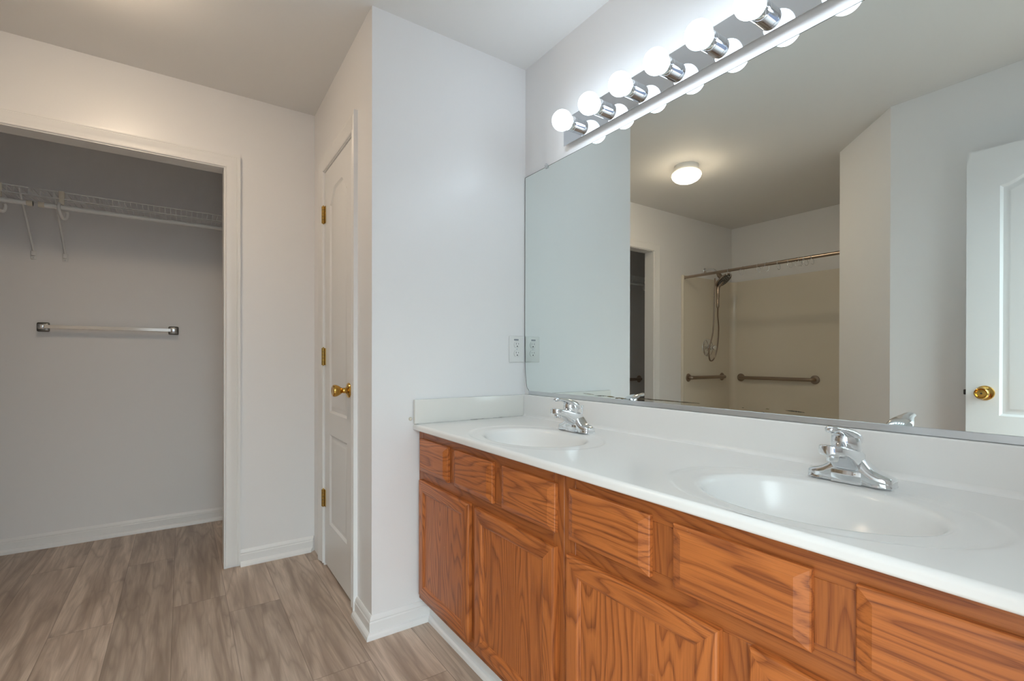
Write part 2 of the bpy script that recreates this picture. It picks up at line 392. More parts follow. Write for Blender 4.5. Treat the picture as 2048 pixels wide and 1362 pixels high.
def knob_mesh(mb, o, axis, keyhole=False):
    mb.lathe([(.0, 0), (.033, 0), (.0335, .003), (.031, .007), (.024, .010), (.016, .012), (.0125, .016), (.0125, .024), (.011, .028), (.0125, .032), (.017, .038), (.022, .046), (.0255, .055), (.0265, .062), (.0250, .068), (.0215, .071)]
             + ([(.019, .0705), (.0165, .066), (.0, .0665)] if keyhole else [(.017, .0715), (.015, .070), (.0, .0705)]), o, axis, 40)
    return mb
# linen closet door
d1 = empty('door_1', (XC, YE, 0), SK); struct(d1, 'narrow white linen closet door with arched panel and brass knob', 'door')
sl = door_slab(LY1-LY0-.006, 2.026, .035, .098, 1.835, (.225, .680), .790, .072).build('door_slab', M['door'], d1, angle=30)
sl.location = (.003, LY0+.003, .016)
knob_mesh(MB(), (.003, LY0+.066, .937), (-1, 0, 0)).build('knob', M['brass'], d1, angle=30)
for z in (1.825, 1.088, .352):
    mb = MB(); mb.lathe([(.0, -.048), (.0035, -.047), (.0045, -.045), (.0064, -.044)]+[(.0064, .044), (.0045, .045), (.0035, .049), (0, .050)], (-.0045, LY1+.0015, z), 'z', 16)
    mb.box(-.001, .0035, LY1-.020, LY1-.002, z-.044, z+.044, .001, 1)
    mb.box(-.0135, -.0005, LY1+.001, LY1+.005, z-.044, z+.044, .0008, 1)
    hg = mb.build('hinge', M['old_brass'], d1)
    mb = MB()
    for dz in (-.026, -.0085, .0085, .026): mb.lathe([(.00665, dz-.0007), (.0068, dz), (.00665, dz+.0007)], (-.0045, LY1+.0015, z), 'z', 16)
    mb.build('knuckle_gap', M['dark'], hg)
# entry door, standing open against the side wall
d2 = empty('door_2', (-.377, .657, 0), PI); struct(d2, 'open white panelled entry door with brass privacy knob, in the mirror', 'door')
# local: y runs from the free edge (0) to the hinges, x = 0 is the face towards the mirror
sl = door_slab(.762, 2.030, .035, .112, 1.85, (.225, .700), .810, .075).build('door_slab', M['door'], d2, angle=30); sl.location = (0, 0, .014)
kn = knob_mesh(MB(), (0, .066, .925), (-1, 0, 0), True).build('knob', M['brass'], d2, angle=30)
mb = MB(); mb.lathe([(0, .0655), (.004, .0655), (.004, .0668), (0, .067)], (0, .066, .925), (-1, 0, 0), 12); mb.build('privacy_button', M['dark'], kn)
mb = MB(); mb.box(.010, .024, -.011, .001, .913, .937, .002, 1); mb.build('latch_bolt', M['dark'], d2)
for z in (1.83, 1.09, .35):
    mb = MB(); mb.lathe([(0, -.046), (.0064, -.045), (.0064, .045), (0, .046)], (-.004, .765, z), 'z', 14); mb.build('hinge', M['old_brass'], d2)

# ------------------------------------------------------------------ oak vanity
XFR, XDR = .8035, .7845          # face-frame plane, door-front plane
def raised_front(y0, y1, z0, z1):
    mb = MB(); x = XFR-.0005; f = XDR
    def ring(xx, iy, iz): return [(xx, y0+iy, z0+iz), (xx, y1-iy, z0+iz), (xx, y1-iy, z1-iz), (xx, y0+iy, z1-iz)]
    mb.loft([ring(x, 0, 0), ring(f+.0095, 0, 0), ring(f+.0075, .002, .002), ring(f+.0008, .0205, .0165), ring(f, .0225, .0185)])
    return mb
def frame_door(y0, y1, z0, z1):
    mb = MB(); x = XFR-.0005; f = XDR
    prof = [(x, 0), (f+.007, 0), (f+.0035, .0015), (f+.001, .005), (f, .010), (f, .040), (f+.0015, .0435), (f+.0045, .046), (f+.0055, .049), (f+.0085, .0515), (f+.0085, .056)]
    R = [[mb.bm.verts.new((xx, a, c)) for a, c in ((y0+i, z0+i), (y1-i, z0+i), (y1-i, z1-i), (y0+i, z1-i))] for xx, i in prof]
    for a, c in zip(R, R[1:]):
        for i in range(4):
            mb.mi = 1 if i in (0, 2) else 0
            mb._f([a[i], a[(i+1) % 4], c[(i+1) % 4], c[i]])
    return mb
ZT, ZB = .788, .098
def cabinet(ytop, label, cols):
    """36-inch sink base running from y = ytop down to ytop-.905"""
    y1, y0 = ytop, ytop-.905; yc = (y0+y1)/2
    r = empty('vanity_cabinet', (XFR, yc, 0)); tag(r, label, 'cabinet', 'oak vanity cabinets')
    inv = Matrix.Translation((-XFR, -yc, 0))
    def put(mb, name, mat, p=r, **k):
        o = mb.build(name, mat, p, **k); o.data.transform(inv); return o
    mb = MB(); mb.box(XFR+.019, XM-.002, y0, y0+.016, ZB, ZT); mb.box(XFR+.019, XM-.002, y1-.016, y1, ZB, ZT); mb.box(XFR+.019, XM-.002, y0+.016, y1-.016, ZB, ZB+.016)
    mb.box(XK+.004, XK+.018, y0, y1, 0, ZB)
    put(mb, 'carcass', M['oak_v'], smooth=False)
    dm = (cols[1][0][0]+cols[1][1][1])/2; ys = [y0+.0001, y0+.042, dm-.036, dm+.036, y1-.042, y1-.0001]
    for a, c in ((ys[0], ys[1]), (ys[4], ys[5])):
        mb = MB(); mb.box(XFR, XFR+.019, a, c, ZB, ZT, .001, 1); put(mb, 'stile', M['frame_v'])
    for a, c in ((.742, ZT), (.588, .640), (ZB, .142)):
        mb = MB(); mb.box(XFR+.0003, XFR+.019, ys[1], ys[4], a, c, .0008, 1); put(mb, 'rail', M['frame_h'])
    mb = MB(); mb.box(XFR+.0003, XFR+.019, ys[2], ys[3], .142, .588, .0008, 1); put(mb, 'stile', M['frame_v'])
    for yy in ((cols[0][0][0]+cols[0][1][1])/2, (cols[0][1][0]+cols[0][2][1])/2):
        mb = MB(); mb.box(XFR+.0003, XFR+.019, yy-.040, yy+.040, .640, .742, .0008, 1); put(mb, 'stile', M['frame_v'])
    for a, c in cols[0]: put(raised_front(a, c, .628, .756), 'drawer_front', M['oak_h'], angle=20)
    for a, c in cols[1]:
        d = put(frame_door(a, c, .128, .592), 'cabinet_door', [M['oak_v'], M['oak_h']], angle=20)
        mb = MB(); mb.box(XDR+.0072, XDR+.0135, a+.0495, c-.0495, .1775, .5425); put(mb, 'door_panel', M['oak_v'], d, smooth=False)
    return r
cabinet(1.8385, 'oak double-door vanity cabinet in the far corner, under the far sink', ([(1.565, 1.812), (1.262, 1.514), (.958, 1.209)], [(1.404, 1.807), (.958, 1.362)]))
cabinet(.9325, 'oak double-door vanity cabinet in the foreground, under the near sink', ([(.654, .905), (.346, .597), (.040, .287)], [(.497, .909), (.040, .441)]))

# ------------------------------------------------------------------ countertop with two moulded bowls
XF, ZC, XBS = .776, .8125, 1.318
CTY0, CTY1 = .0, YE-.002
ct = empty('countertop', (1.05, .92, ZC)); tag(ct, 'long white cultured marble countertop with two oval bowls', 'countertop')
ctoff = Vector((-1.05, -.92, -ZC))
bowls = [(1.000, 1.325, .884, CTY1), (.994, .4425, CTY0, .884)]
mb = MB(); SEG = 128
xin, xout = XF+.010, XBS-.012
for cx, cy, ya, yb in bowls:
    ang = [2*PI*i/SEG for i in range(SEG)]+[math.atan2(yy-cy, xx-cx) % (2*PI) for xx in (xin, xout) for yy in (ya, yb)]
    ang = sorted(set(ang)); ra, rb = .150, .204
    def rect_hit(t):
        dx, dy = math.cos(t), math.sin(t); k = 1e9
        if dx > 1e-9: k = min(k, (xout-cx)/dx)
        if dx < -1e-9: k = min(k, (xin-cx)/dx)
        if dy > 1e-9: k = min(k, (yb-cy)/dy)
        if dy < -1e-9: k = min(k, (ya-cy)/dy)
        return dx*k, dy*k
    def ell(t, a, bq):
        dx, dy = math.cos(t), math.sin(t); k = 1/math.sqrt((dx/a)**2+(dy/bq)**2); return dx*k, dy*k
    rings = [[(cx+rect_hit(t)[0]*k, cy+rect_hit(t)[1]*k, ZC) for t in ang] for k in (1, .985)]
    for ea, eb, z in ((.2065, .288, 0), (.204, .285, 0), (.200, .281, -.0004), (.196, .276, -.0016), (.191, .270, -.0024), (.184, .258, -.0026), (ra+.016, rb+.018, -.0028), (ra+.010, rb+.011, -.0034), (ra+.004, rb+.0045, -.0062), (ra, rb, -.0105), (ra-.003, rb-.0035, -.0165), (ra-.0065, rb-.008, -.028),
                      (ra-.014, rb-.018, -.050), (ra-.026, rb-.034, -.075), (ra-.044, rb-.058, -.098), (ra-.068, rb-.092, -.114), (ra-.096, rb-.135, -.123), (.028, .030, -.127), (.0225, .0225, -.1275)):
        rings.append([(cx+ell(t, ea, eb)[0], cy+ell(t, ea, eb)[1], ZC+z) for t in ang])
    mb.loft(rings, cap=False)
fp = [(xin, ZC)]+[(XF+.010-.010*math.sin(t), ZC-.010+.010*math.cos(t)) for t in [PI/2*i/6 for i in range(1, 7)]]+[(XF, ZC-.018)]+[(XF+.005-.005*math.cos(t), ZC-.019-.005*math.sin(t)) for t in [PI/2*i/4 for i in range(5)]]+[(XFR+.05, ZC-.024)]
bp = [(xout, ZC)]+[(xout+.012*math.sin(t), ZC+.012-.012*math.cos(t)) for t in [PI/2*i/6 for i in range(1, 7)]]
for prof in (fp, bp):
    mb.loft([[(x, CTY0, z) for x, z in prof], [(x, CTY1, z) for x, z in prof]], closed=False)
bmesh.ops.remove_doubles(mb.bm, verts=mb.bm.verts, dist=1e-5)
o = mb.build('counter_slab', M['marble'], ct, angle=50); o.data.transform(Matrix.Translation(ctoff))
prof = [(XBS, ZC+.012), (XBS, .9075), (XBS+.0012, .9102), (XBS+.004, .9115), (XM+.002, .9115), (XM+.002, ZC+.0)]
mb = MB(); mb.loft([[(x, CTY0, z) for x, z in prof], [(x, CTY1, z) for x, z in prof]])
o = mb.build('backsplash', M['marble'], ct, angle=50); o.data.transform(Matrix.Translation(ctoff))
for cx, cy, ya, yb in bowls:
    mb = MB(); mb.lathe([(.0, 0), (.0225, .0), (.0225, .002), (.019, .003), (.016, .0005), (.013, .0008), (.011, .004), (0, .0045)], (cx, cy, ZC-.1278), 'z', 28)
    o = mb.build('drain', M['chrome'], ct); o.data.transform(Matrix.Translation(ctoff))
ss = empty('side_splash', (1.05, YE-.01, ZC)); tag(ss, 'off-white side splash standing on the counter against the end wall', 'splash')
mb = MB(); mb.box(-1.05+.7755, XBS-1.05-.0005, -.011, .0085, .0012, .0985, .002, 2); mb.build('splash_panel', M['splash'], ss)
mb = MB(); mb.tube([(.790-1.05+.54*i/24, -.0118, .0008) for i in range(25)], [random.choice((.0009, .0013, .0019, .0022, .0016)) for i in range(25)], 6); mb.build('caulk_line', M['caulk'], ss)
mb = MB(); mb.tube([(1.03-1.05+.22*i/14, -.0122, .0016) for i in range(15)], [random.choice((.0003, .0006, .0010)) for i in range(15)], 5); mb.build('caulk_gap', M['stain'], ss)
bu = MB(); bu.lathe([(0, 0), (.0075, 0), (.0075, .002), (.006, .006), (.003, .008), (0, .0083)], (0, 0, 0), (0, -1, 0), 16)
o = bu.build('wall_bumper', M['ivory']); o.location = (.7645, YE, .834); tag(o, 'tiny off-white bumper on the end wall beside the side splash', 'bumper')

# ------------------------------------------------------------------ faucets (local +x towards the user)
def faucet(loc, label, group):
    r = empty('faucet', loc, PI); tag(r, label, 'faucet', group)
    mb = MB(); X, Y, Z = Vector((1, 0, 0)), Vector((0, 1, 0)), Vector((0, 0, 1))
    half = [(.0795, .0160, .0145), (.0785, .0205, .0185), (.0755, .0235, .0215), (.068, .0262, .0250), (.057, .0295, .0278), (.046, .0345, .0285), (.036, .0425, .028), (.027, .0530, .0272), (.018, .060, .0268), (.009, .0635, .0266), (.0, .0645, .0265)]
    rings = []
    for y, h, wd in half+[(-a, h, wd) for a, h, wd in half[-2::-1]]:
        rg = sq((0, y, h/2), X, Z, wd, h/2, 3.2, 32)
        rings.append([(p.x+(.004 if p.z < .006 else 0)*(1 if p.x > 0 else -1)*min(1, wd/.02), p.y, p.z) for p in rg])
    mb.loft(rings)
    mb.build('faucet_base', M['chrome'], r, angle=60)
    mb = MB(); mb.box(.018, .0276, -.0285, .0285, .0015, .0285, .0012, 2)
    mb.build('base_plate', M['chrome'], r)
    mb = MB(); rings = []
    for x, z0, z1, wd in ((-.022, .030, .060, .016), (-.012, .020, .068, .0235), (.004, .016, .0740, .0265), (.022, .026, .0770, .0270), (.040, .041, .0800, .0268), (.058, .055, .0836, .0264), (.076, .0635, .0870, .0258), (.090, .0675, .0892, .0248), (.100, .0690, .0902, .0224), (.106, .0696, .0905, .0190), (.1105, .0702, .0905, .0140), (.113, .0708, .0902, .0072), (.1134, .0715, .0898, .0020)):
        rings.append(sq((x, 0, (z0+z1)/2), Y, Z, wd, (z1-z0)/2, 5.5, 32))
    mb.loft(rings)
    sp = mb.build('spout', M['chrome'], r, angle=55)
    mb = MB(); mb.lathe([(0, .0555), (.0085, .0555), (.0105, .0565), (.0112, .058), (.0112, .066), (.0128, .0665), (.0128, .0720)], (.088, 0, 0), 'z', 28); mb.build('aerator', M['chrome'], sp)
    mb = MB(); mb.loft([[(cx+rr*math.cos(t), rr*math.sin(t), z+tl*math.cos(t)*rr) for t in [2*PI*k/40 for k in range(40)]] for cx, rr, z, tl in ((.004, .0262, .040, .0), (.014, .0264, .058, .10), (.0235, .0266, .0730, .16), (.024, .0252, .0738, .16), (.0243, .0252, .0750, .16), (.0246, .0274, .0758, .16), (.0262, .0282, .0840, .18), (.0270, .0276, .0920, .20), (.0272, .0255, .1005, .20), (.0265, .0210, .1080, .20), (.0255, .0130, .1130, .20), (.0250, .004, .1150, .2))])
    hd = mb.build('handle_hub', M['chrome'], r, angle=50)
    mb = MB(); rings = []
    for x, z, wd, hh in ((-.0055, .0850, .010, .005), (-.0040, .0880, .0175, .0090), (.0020, .0935, .0235, .0130), (.0110, .0985, .0268, .0158), (.0220, .1020, .0276, .0168), (.0340, .1065, .0258, .0152), (.0460, .1120, .0222, .0120), (.0580, .1166, .0186, .0088), (.0700, .1200, .0158, .0066), (.0820, .1222, .0144, .0062), (.0920, .1226, .0134, .0074), (.1000, .1224, .0106, .0072), (.1048, .1224, .0060, .0048), (.1062, .1224, .0016, .0014)):
        rings.append(sq((x, 0, z), Y, Z, wd, hh, 2.2, 28))
    mb.loft(rings); lv = mb.build('lever', M['chrome'], r, angle=60)
    mb = MB(); mb.tube([(-.030, 0, .004), (-.030, 0, .084)], .0024, 10); mb.lathe([(0, .082), (.0035, .0825), (.0048, .086), (.0062, .092), (.0064, .094), (.004, .0945), (0, .093)], (-.030, 0, 0), 'z', 18)
    mb.build('lift_rod', M['chrome'], r)
    return r
faucet((1.2, 1.3285, ZC-.0022), 'chrome single-lever faucet at the far sink, near the end wall', 'chrome faucets on the vanity')
faucet((1.2, .4445, ZC-.0022), 'chrome single-lever faucet at the near sink, right foreground', 'chrome faucets on the vanity')

# ------------------------------------------------------------------ mirror
MX = XM-.0022                                       # front face of the glass
mr = empty('wall_mirror_glass', (MX, .95, .915)); mr.name = 'vanity_mirror'; tag(mr, 'large frameless vanity mirror with worn black edge spots', 'mirror')
y0, y1, zb, zt = .0, YE-.0045, .9285, 1.9300
poly = [(y0, zb), (y1-.034, zb), (y1-.029, .9345), (y1-.020, .9400), (y1-.016, .9500), (y1-.011, .975), (y1-.006, 1.005), (y1-.003, 1.045), (y1-.001, 1.10), (y1, 1.16), (y1, zt), (y0, zt)]
poly = [(y-.95, z-.915) for y, z in poly]
mb = MB()
f0 = [mb.bm.verts.new((0, y, z)) for y, z in poly]; mb._f(f0)
mb.build('mirror_pane', M['mirror'], mr, smooth=False)
mb = MB()                                           # dark polished edge of the glass
ed = poly
A = [[(x, y, z) for y, z in ed] for x in (.0002, .0046)]
V = [[mb.bm.verts.new(p) for p in r] for r in A]
for i in range(len(ed)):
    j = (i+1) % len(ed); mb._f([V[0][i], V[0][j], V[1][j], V[1][i]])
edge = mb.build('mirror_edge', M['stain'], mr, smooth=False)
mb = MB()                                           # fine black line where the silver has gone, along left and top edges
ln = [(y, z) for y, z in poly[1:-1]]+[(y0-.95, zt-.915)]
inn = offset_loop([(y, z) for y, z in poly], .0016)
pa, pb = poly[1:], inn[1:]
VA = [mb.bm.verts.new((-.0003, y, z)) for y, z in pa]; VB = [mb.bm.verts.new((-.0003, y, z)) for y, z in pb]
for i in range(len(VA)-1): mb._f([VA[i], VA[i+1], VB[i+1], VB[i]])
mb.build('silver_edge_line', M['stain'], mr, smooth=False)
def blot(ya, yb, za, zb2, mat, n=22, jag=.35, thick=(.0, 1.0)):
    """irregular lens-shaped patch of lost silvering between two points of the lower edge"""
    mb = MB(); topv, botv = [], []
    for i in range(n+1):
        t = i/n; y = ya+(yb-ya)*t; zc = za+(zb2-za)*t
        h = (thick[0]+(thick[1]-thick[0])*math.sin(PI*t)**.8)*(1-jag*random.random())
        topv.append(mb.bm.verts.new((-.0004, y-.95, zc+h-.915))); botv.append(mb.bm.verts.new((-.0004, y-.95, zc-h*(1-jag*random.random())-.915)))
    for i in range(n): mb._f([topv[i], topv[i+1], botv[i+1], botv[i]])
    mb.build('worn_silver_patch', mat, mr, smooth=False)
# ---- bottom channel
mb = MB(); mb.box(MX-.0035, XM+.003, 0, YE-.040, .9118, .9135, .0004, 1); mb.box(MX-.0035, MX-.0015, 0, YE-.040, .9118, .9290, .0006, 1)
o = mb.build('bottom_channel', M['satin'], mr); o.data.transform(Matrix.Translation((-MX, -.95, -.915)))
mb = MB(); mb.lathe([(0, 0), (.0085, 0), (.0085, .0035), (.0075, .0055), (0, .006)], (-.0002, 1.672-.95, 1.9335-.915), (-1, 0, 0), 18); mb.box(-.0055, -.0008, 1.672-.95-.0085, 1.672-.95+.0085, 1.922-.915, 1.934-.915, .0015, 1)
cl = mb.build('mirror_clip', M['clear'], mr)
mb = MB(); mb.lathe([(0, .0055), (.0035, .0055), (.0035, .0075), (0, .008)], (-.0002, 1.672-.95, 1.9345-.915), (-1, 0, 0), 12); mb.build('clip_screw', M['satin'], cl)
for a in ((1.372, 1.435, .9375, .9395, 'stain2', .0012), (1.30, 1.37, .9368, .9340, 'stain', .0018), (1.262, 1.305, .9350, .9352, 'stain2', .0032), (1.20, 1.262, .9325, .9330, 'stain2', .0028), (1.245, 1.262, .9310, .9310, 'stain', .0014), (1.222, 1.232, .9305, .9305, 'stain', .0012), (1.185, 1.196, .9310, .9308, 'stain', .0016), (1.168, 1.176, .9315, .9315, 'stain', .0014),
          (.905, 1.19, .9395, .9385, 'stain', .0017), (.905, 1.16, .9380, .9370, 'stain2', .0012), (.763, .768, .9375, .9375, 'stain', .0008), (.690, .700, .9395, .9405, 'stain2', .0020), (.702, .712, .9300, .9302, 'stain', .0012), (.598, .648, .9392, .9402, 'stain', .0019)):
    blot(a[0], a[1], a[2], a[3], M[a[4]], 24, .5, (.0003, a[5]))

# ------------------------------------------------------------------ power outlet on the end wall
ou = empty('electrical_outlet', (1.288, YE, 1.123)); tag(ou, 'white double power outlet on the end wall, touching the mirror', 'outlet')
mb = MB(); mb.box(-.0425, .0425, -.006, .0, -.061, .061, .003, 2); mb.build('cover_plate', M['plastic'], ou)
for dz in (.0205, -.0205):
    mb = MB(); prof = []
    for i in range(40):
        t = 2*PI*i/40; prof.append((.0172*math.cos(t), max(-.0138, min(.0138, .0172*math.sin(t)))))
    mb.loft([[(x, -.0058, z+dz) for x, z in prof], [(x, -.0082, z+dz) for x, z in prof], [(x*.93, -.0088, z*.93+dz) for x, z in prof]])
    rc = mb.build('receptacle', M['plastic'], ou, angle=50)
    mb = MB(); prof2 = [(x*1.05, z*1.06) for x, z in prof]
    mb.loft([[(x, -.0057, z+dz) for x, z in prof2], [(x, -.0063, z+dz) for x, z in prof2]]); mb.build('receptacle_gap', M['caulk'], rc, angle=50)
    mb = MB(); mb.box(-.0073, -.0053, -.0091, -.008, dz+.0005, dz+.0085); mb.box(.0055, .0073, -.0091, -.008, dz+.0012, dz+.0078); mb.lathe([(0, -.0005), (.0029, -.0005), (.0029, .0007), (0, .0007)], (0, -.0086, dz-.0072), (0, -1, 0), 14)
    mb.build('slots', M['black'], rc, smooth=False)
mb = MB(); mb.lathe([(0, 0), (.0032, 0), (.0028, .0012), (0, .0016)], (0, -.006, 0), (0, -1, 0), 14); mb.build('screw', M['satin'], ou)
mb = MB(); mb.box(-.0165, .0085, -.0063, -.0055, .0405, .0465); st = mb.build('sticker', M['sticker'], ou, smooth=False)
mb = MB()
for x0 in (-.015, -.0115, -.0085, -.0045, -.0015, .002, .005): mb.box(x0, x0+.0018, -.00645, -.0062, .0425, .0447)
mb.build('sticker_print', M['satin'], st, smooth=False)

# ------------------------------------------------------------------ vanity light bar
LB0, LB1, LZ0, LZ1 = .318, 1.5375, 1.9655, 2.0755
lb = empty('vanity_light', (XM, (LB0+LB1)/2, (LZ0+LZ1)/2)); tag(lb, 'chrome vanity light bar with a row of eight lit globe bulbs', 'light fixture')
yc, zc = (LB0+LB1)/2, (LZ0+LZ1)/2; hy = (LB1-LB0)/2; hz = (LZ1-LZ0)/2
mb = MB(); mb.box(-.020, -.0185, -hy, hy, -hz, hz, .0005, 1); mb.build('face_plate', M['chrome_plate'], lb, angle=20)
mb = MB(); pr = [(-.0186, -hz+.001), (-.0165, -hz+.0065), (-.010, -hz+.0105), (.0005, -hz+.0125), (.0005, hz-.0125), (-.010, hz-.0105), (-.0165, hz-.0065), (-.0186, hz-.001)]
mb.loft([[(x, -hy+.004, z) for x, z in pr], [(x, hy-.004, z) for x, z in pr]]); mb.build('back_channel', M['chrome'], lb, angle=50)
for k in range(8):
    y = hy-.0790-.1524*k
    mb = MB(); mb.lathe([(.0, .0195), (.0285, .0195), (.0285, .040), (.0275, .0406), (.0275, .0414), (.0285, .042), (.0285, .0610), (.0275, .0625), (.0250, .0625), (.0250, .054), (0, .054)], (0, y, .0), (-1, 0, 0), 36)
    so = mb.build('socket', M['chrome'], lb, angle=40)
    mb = MB(); R = .0395; cxx = .0965
    pts = [(.0, .052), (.013, .052), (.0135, .057), (.0175, .0625)]+[(R*math.sin(t), cxx-R*math.cos(t)) for t in [math.radians(a) for a in range(36, 181, 8)]]
    mb.lathe(pts, (0, y, .0), (-1, 0, 0), 40); mb.build('bulb', M['bulb'], lb, angle=60)

# ------------------------------------------------------------------ ceiling light
cl = empty('ceiling_light', (-.268, 2.105, H)); tag(cl, 'small lit mushroom ceiling lamp with white base, seen in the mirror', 'light fixture')
mb = MB(); mb.lathe([(0, 0), (.082, 0), (.083, -.004), (.080, -.030), (.076, -.036), (0, -.036)], seg=48); mb.build('lamp_base', M['plastic'], cl)
mb = MB(); mb.lathe([(.066, -.0365), (.078, -.0385), (.092, -.046), (.0985, -.057), (.099, -.068), (.093, -.083), (.079, -.098), (.057, -.110), (.030, -.117), (0, -.1195)], seg=48); mb.build('globe', M['globe'], cl, angle=60)

# ------------------------------------------------------------------ closet: wire shelves, rods, brackets, towel bar
def wire_shelf(xa, xb, label, hooks):
    xc = (xa+xb)/2; r = empty('wire_shelf', (xc, YCB, 1.95)); tag(r, label, 'shelf', 'white wire closet shelves')
    yl = -.305; zt, zl = .008, -.029
    n = round((xb-xa)/.0265); xs = [xa+(xb-xa)*i/n-xc for i in range(n+1)]
    mb = MB()
    for x in xs: mb.tube([(x, -.006, zt-.004), (x, yl+.004, zt-.004), (x, yl, zt-.007), (x, yl, zl)], .0016, 6)
    mb.build('deck_wires', M['wire'], r)
    mb = MB()
    for y, z, rr in ((yl, zt-.001, .0030), (yl, zl, .0030), (-.155, zt-.009, .0030), (-.008, zt-.008, .0030)): mb.tube([(xs[0], y, z), (xs[-1], y, z)], rr, 7)
    mb.build('rail_wires', M['wire'], r)
    for x in hooks:
        mb = MB(); mb.box(x-xc-.012, x-xc+.012, yl-.005, yl+.006, -.030, .012, .003, 2); mb.box(x-xc-.010, x-xc+.010, yl-.003, yl+.010, -.060, -.026, .003, 2)
        hk = mb.build('rod_hook', M['ivory'], r)
        mb = MB(); mb.tube(smoothpath([(x-xc-.008, yl-.004, -.056), (x-xc-.010, yl-.020, -.074), (x-xc-.004, yl-.022, -.108), (x-xc+.006, yl-.008, -.132), (x-xc+.016, yl+.008, -.128), (x-xc+.020, yl+.015, -.104), (x-xc+.018, yl+.012, -.090)], 5), .0075, 10); mb.build('hook_loop', M['plastic'], hk)
    return r
wire_shelf(-.632, XCR-.004, 'right-hand white wire closet shelf reaching the right closet wall', (-.523,))
wire_shelf(XCL+.004, -.650, 'left-hand white wire closet shelf, running out of frame to the left', (-.757, -1.45))
def closet_rod(xa, xb, label, capx):
    xc = (xa+xb)/2; r = empty('closet_rod', (xc, YCB-.309, 1.8755)); tag(r, label, 'hanging rod', 'white closet rods')
    mb = MB(); mb.tube([(xa-xc, 0, 0), (xb-xc, 0, 0)], .0118, 18); mb.build('rod', M['wire'], r)
    s = 1 if capx > xc else -1
    mb = MB(); mb.lathe([(0, .0), (.0138, .0), (.0138, .022), (.0118, .024)], (capx-xc, 0, 0), (-s, 0, 0), 18); mb.build('end_cap', M['ivory'], r)
    return r
closet_rod(-.612, XCR-.002, 'white hanging rod under the right-hand wire shelf', -.612)
closet_rod(XCL+.002, -.632, 'white hanging rod under the left-hand wire shelf', -.632)
def bracket(x, label):
    r = empty('shelf_bracket', (x, YCB, 1.66)); tag(r, label, 'bracket', 'diagonal shelf brackets')
    mb = MB(); mb.tube([(0, -.007, .018), (0, -.022, .040), (0, -.290, .284), (0, -.300, .292)], .0052, 10); mb.build('strut', M['wire'], r)
    mb = MB(); mb.box(-.0125, .0125, -.004, 0, -.026, .022, .003, 2); mb.box(-.009, .009, -.014, -.002, -.006, .020, .003, 2); ft = mb.build('wall_foot', M['plastic'], r)
    mb = MB(); mb.lathe([(0, .0035), (.0035, .0035), (.003, .0055), (0, .006)], (0, 0, -.017), (0, -1, 0), 12); mb.build('screw', M['satin'], ft)
    return r
bracket(-.686, 'slanted white shelf bracket under the left-hand wire shelf')
bracket(-.554, 'slanted white shelf bracket under the right-hand wire shelf')
for i, x in enumerate((-1.30,)): bracket(x, 'slanted white shelf bracket seen in the mirror, deep in the closet')

tb = empty('towel_bar', (-.345, YCB, 1.254)); tag(tb, 'white towel bar with pewter ends on the closet back wall', 'towel bar')
for s in (-1, 1):
    x = s*.302+.001
    mb = MB(); mb.box(x-.027, x+.027, -.010, 0, -.026, .026, .007, 3); mb.box(x-.022, x+.022, -.014, -.008, -.021, .021, .004, 2)
    pl = mb.build('wall_plate', M['pewter'], tb)
    mb = MB(); mb.box(x-.014, x+.014, -.070, -.012, -.013, .013, .005, 3); mb.build('bar_post', M['chrome'], pl)
mb = MB(); mb.box(-.288, .290, -.067, -.049, -.0095, .0095, .001, 1); mb.build('square_bar', M['bar'], tb)

# ------------------------------------------------------------------ grab bars, shower
def grab_bar(p, q, nrm, label, rad=.0165):
    p, q, nrm = Vector(p), Vector(q), Vector(nrm); c = (p+q)/2
    r = empty('grab_bar', c); tag(r, label, 'grab bar', 'bronze grab bars')
    p, q = p-c, q-c; d = (q-p).normalized(); k = .042
    path = [p+nrm*.004, p+nrm*(k-.022)]+[p+nrm*(k-.022)+nrm*.022*math.sin(t)+d*.022*(1-math.cos(t)) for t in [PI/2*i/5 for i in range(1, 6)]]
    path2 = [q+nrm*.004, q+nrm*(k-.022)]+[q+nrm*(k-.022)+nrm*.022*math.sin(t)-d*.022*(1-math.cos(t)) for t in [PI/2*i/5 for i in range(1, 6)]]
    mb = MB(); mb.tube(path+path2[::-1], rad, 16); mb.build('bar', M['nickel'], r, angle=60)
    for e in (p, q):
        mb = MB(); mb.lathe([(0, 0), (.040, 0), (.040, .003), (.037, .0065), (.021, .009), (.018, .0095)], e, tuple(nrm), 32); mb.build('flange', M['nickel'], r)
    return r
SFY, SBX = YF-.016, XS+.020                               # inner faces of the surround
grab_bar((-1.335, SFY, .902), (-1.890, SFY, .902), (0, -1, 0), 'short bronze grab bar below the shower valve')
grab_bar((SBX, 2.740, .893), (SBX, 2.040, .893), (1, 0, 0), 'long bronze grab bar on the shower back wall')
grab_bar((-1.700, YCB, .850), (-1.10, YCB, .850), (0, -1, 0), 'dark grab bar deep in the closet, seen in the mirror')

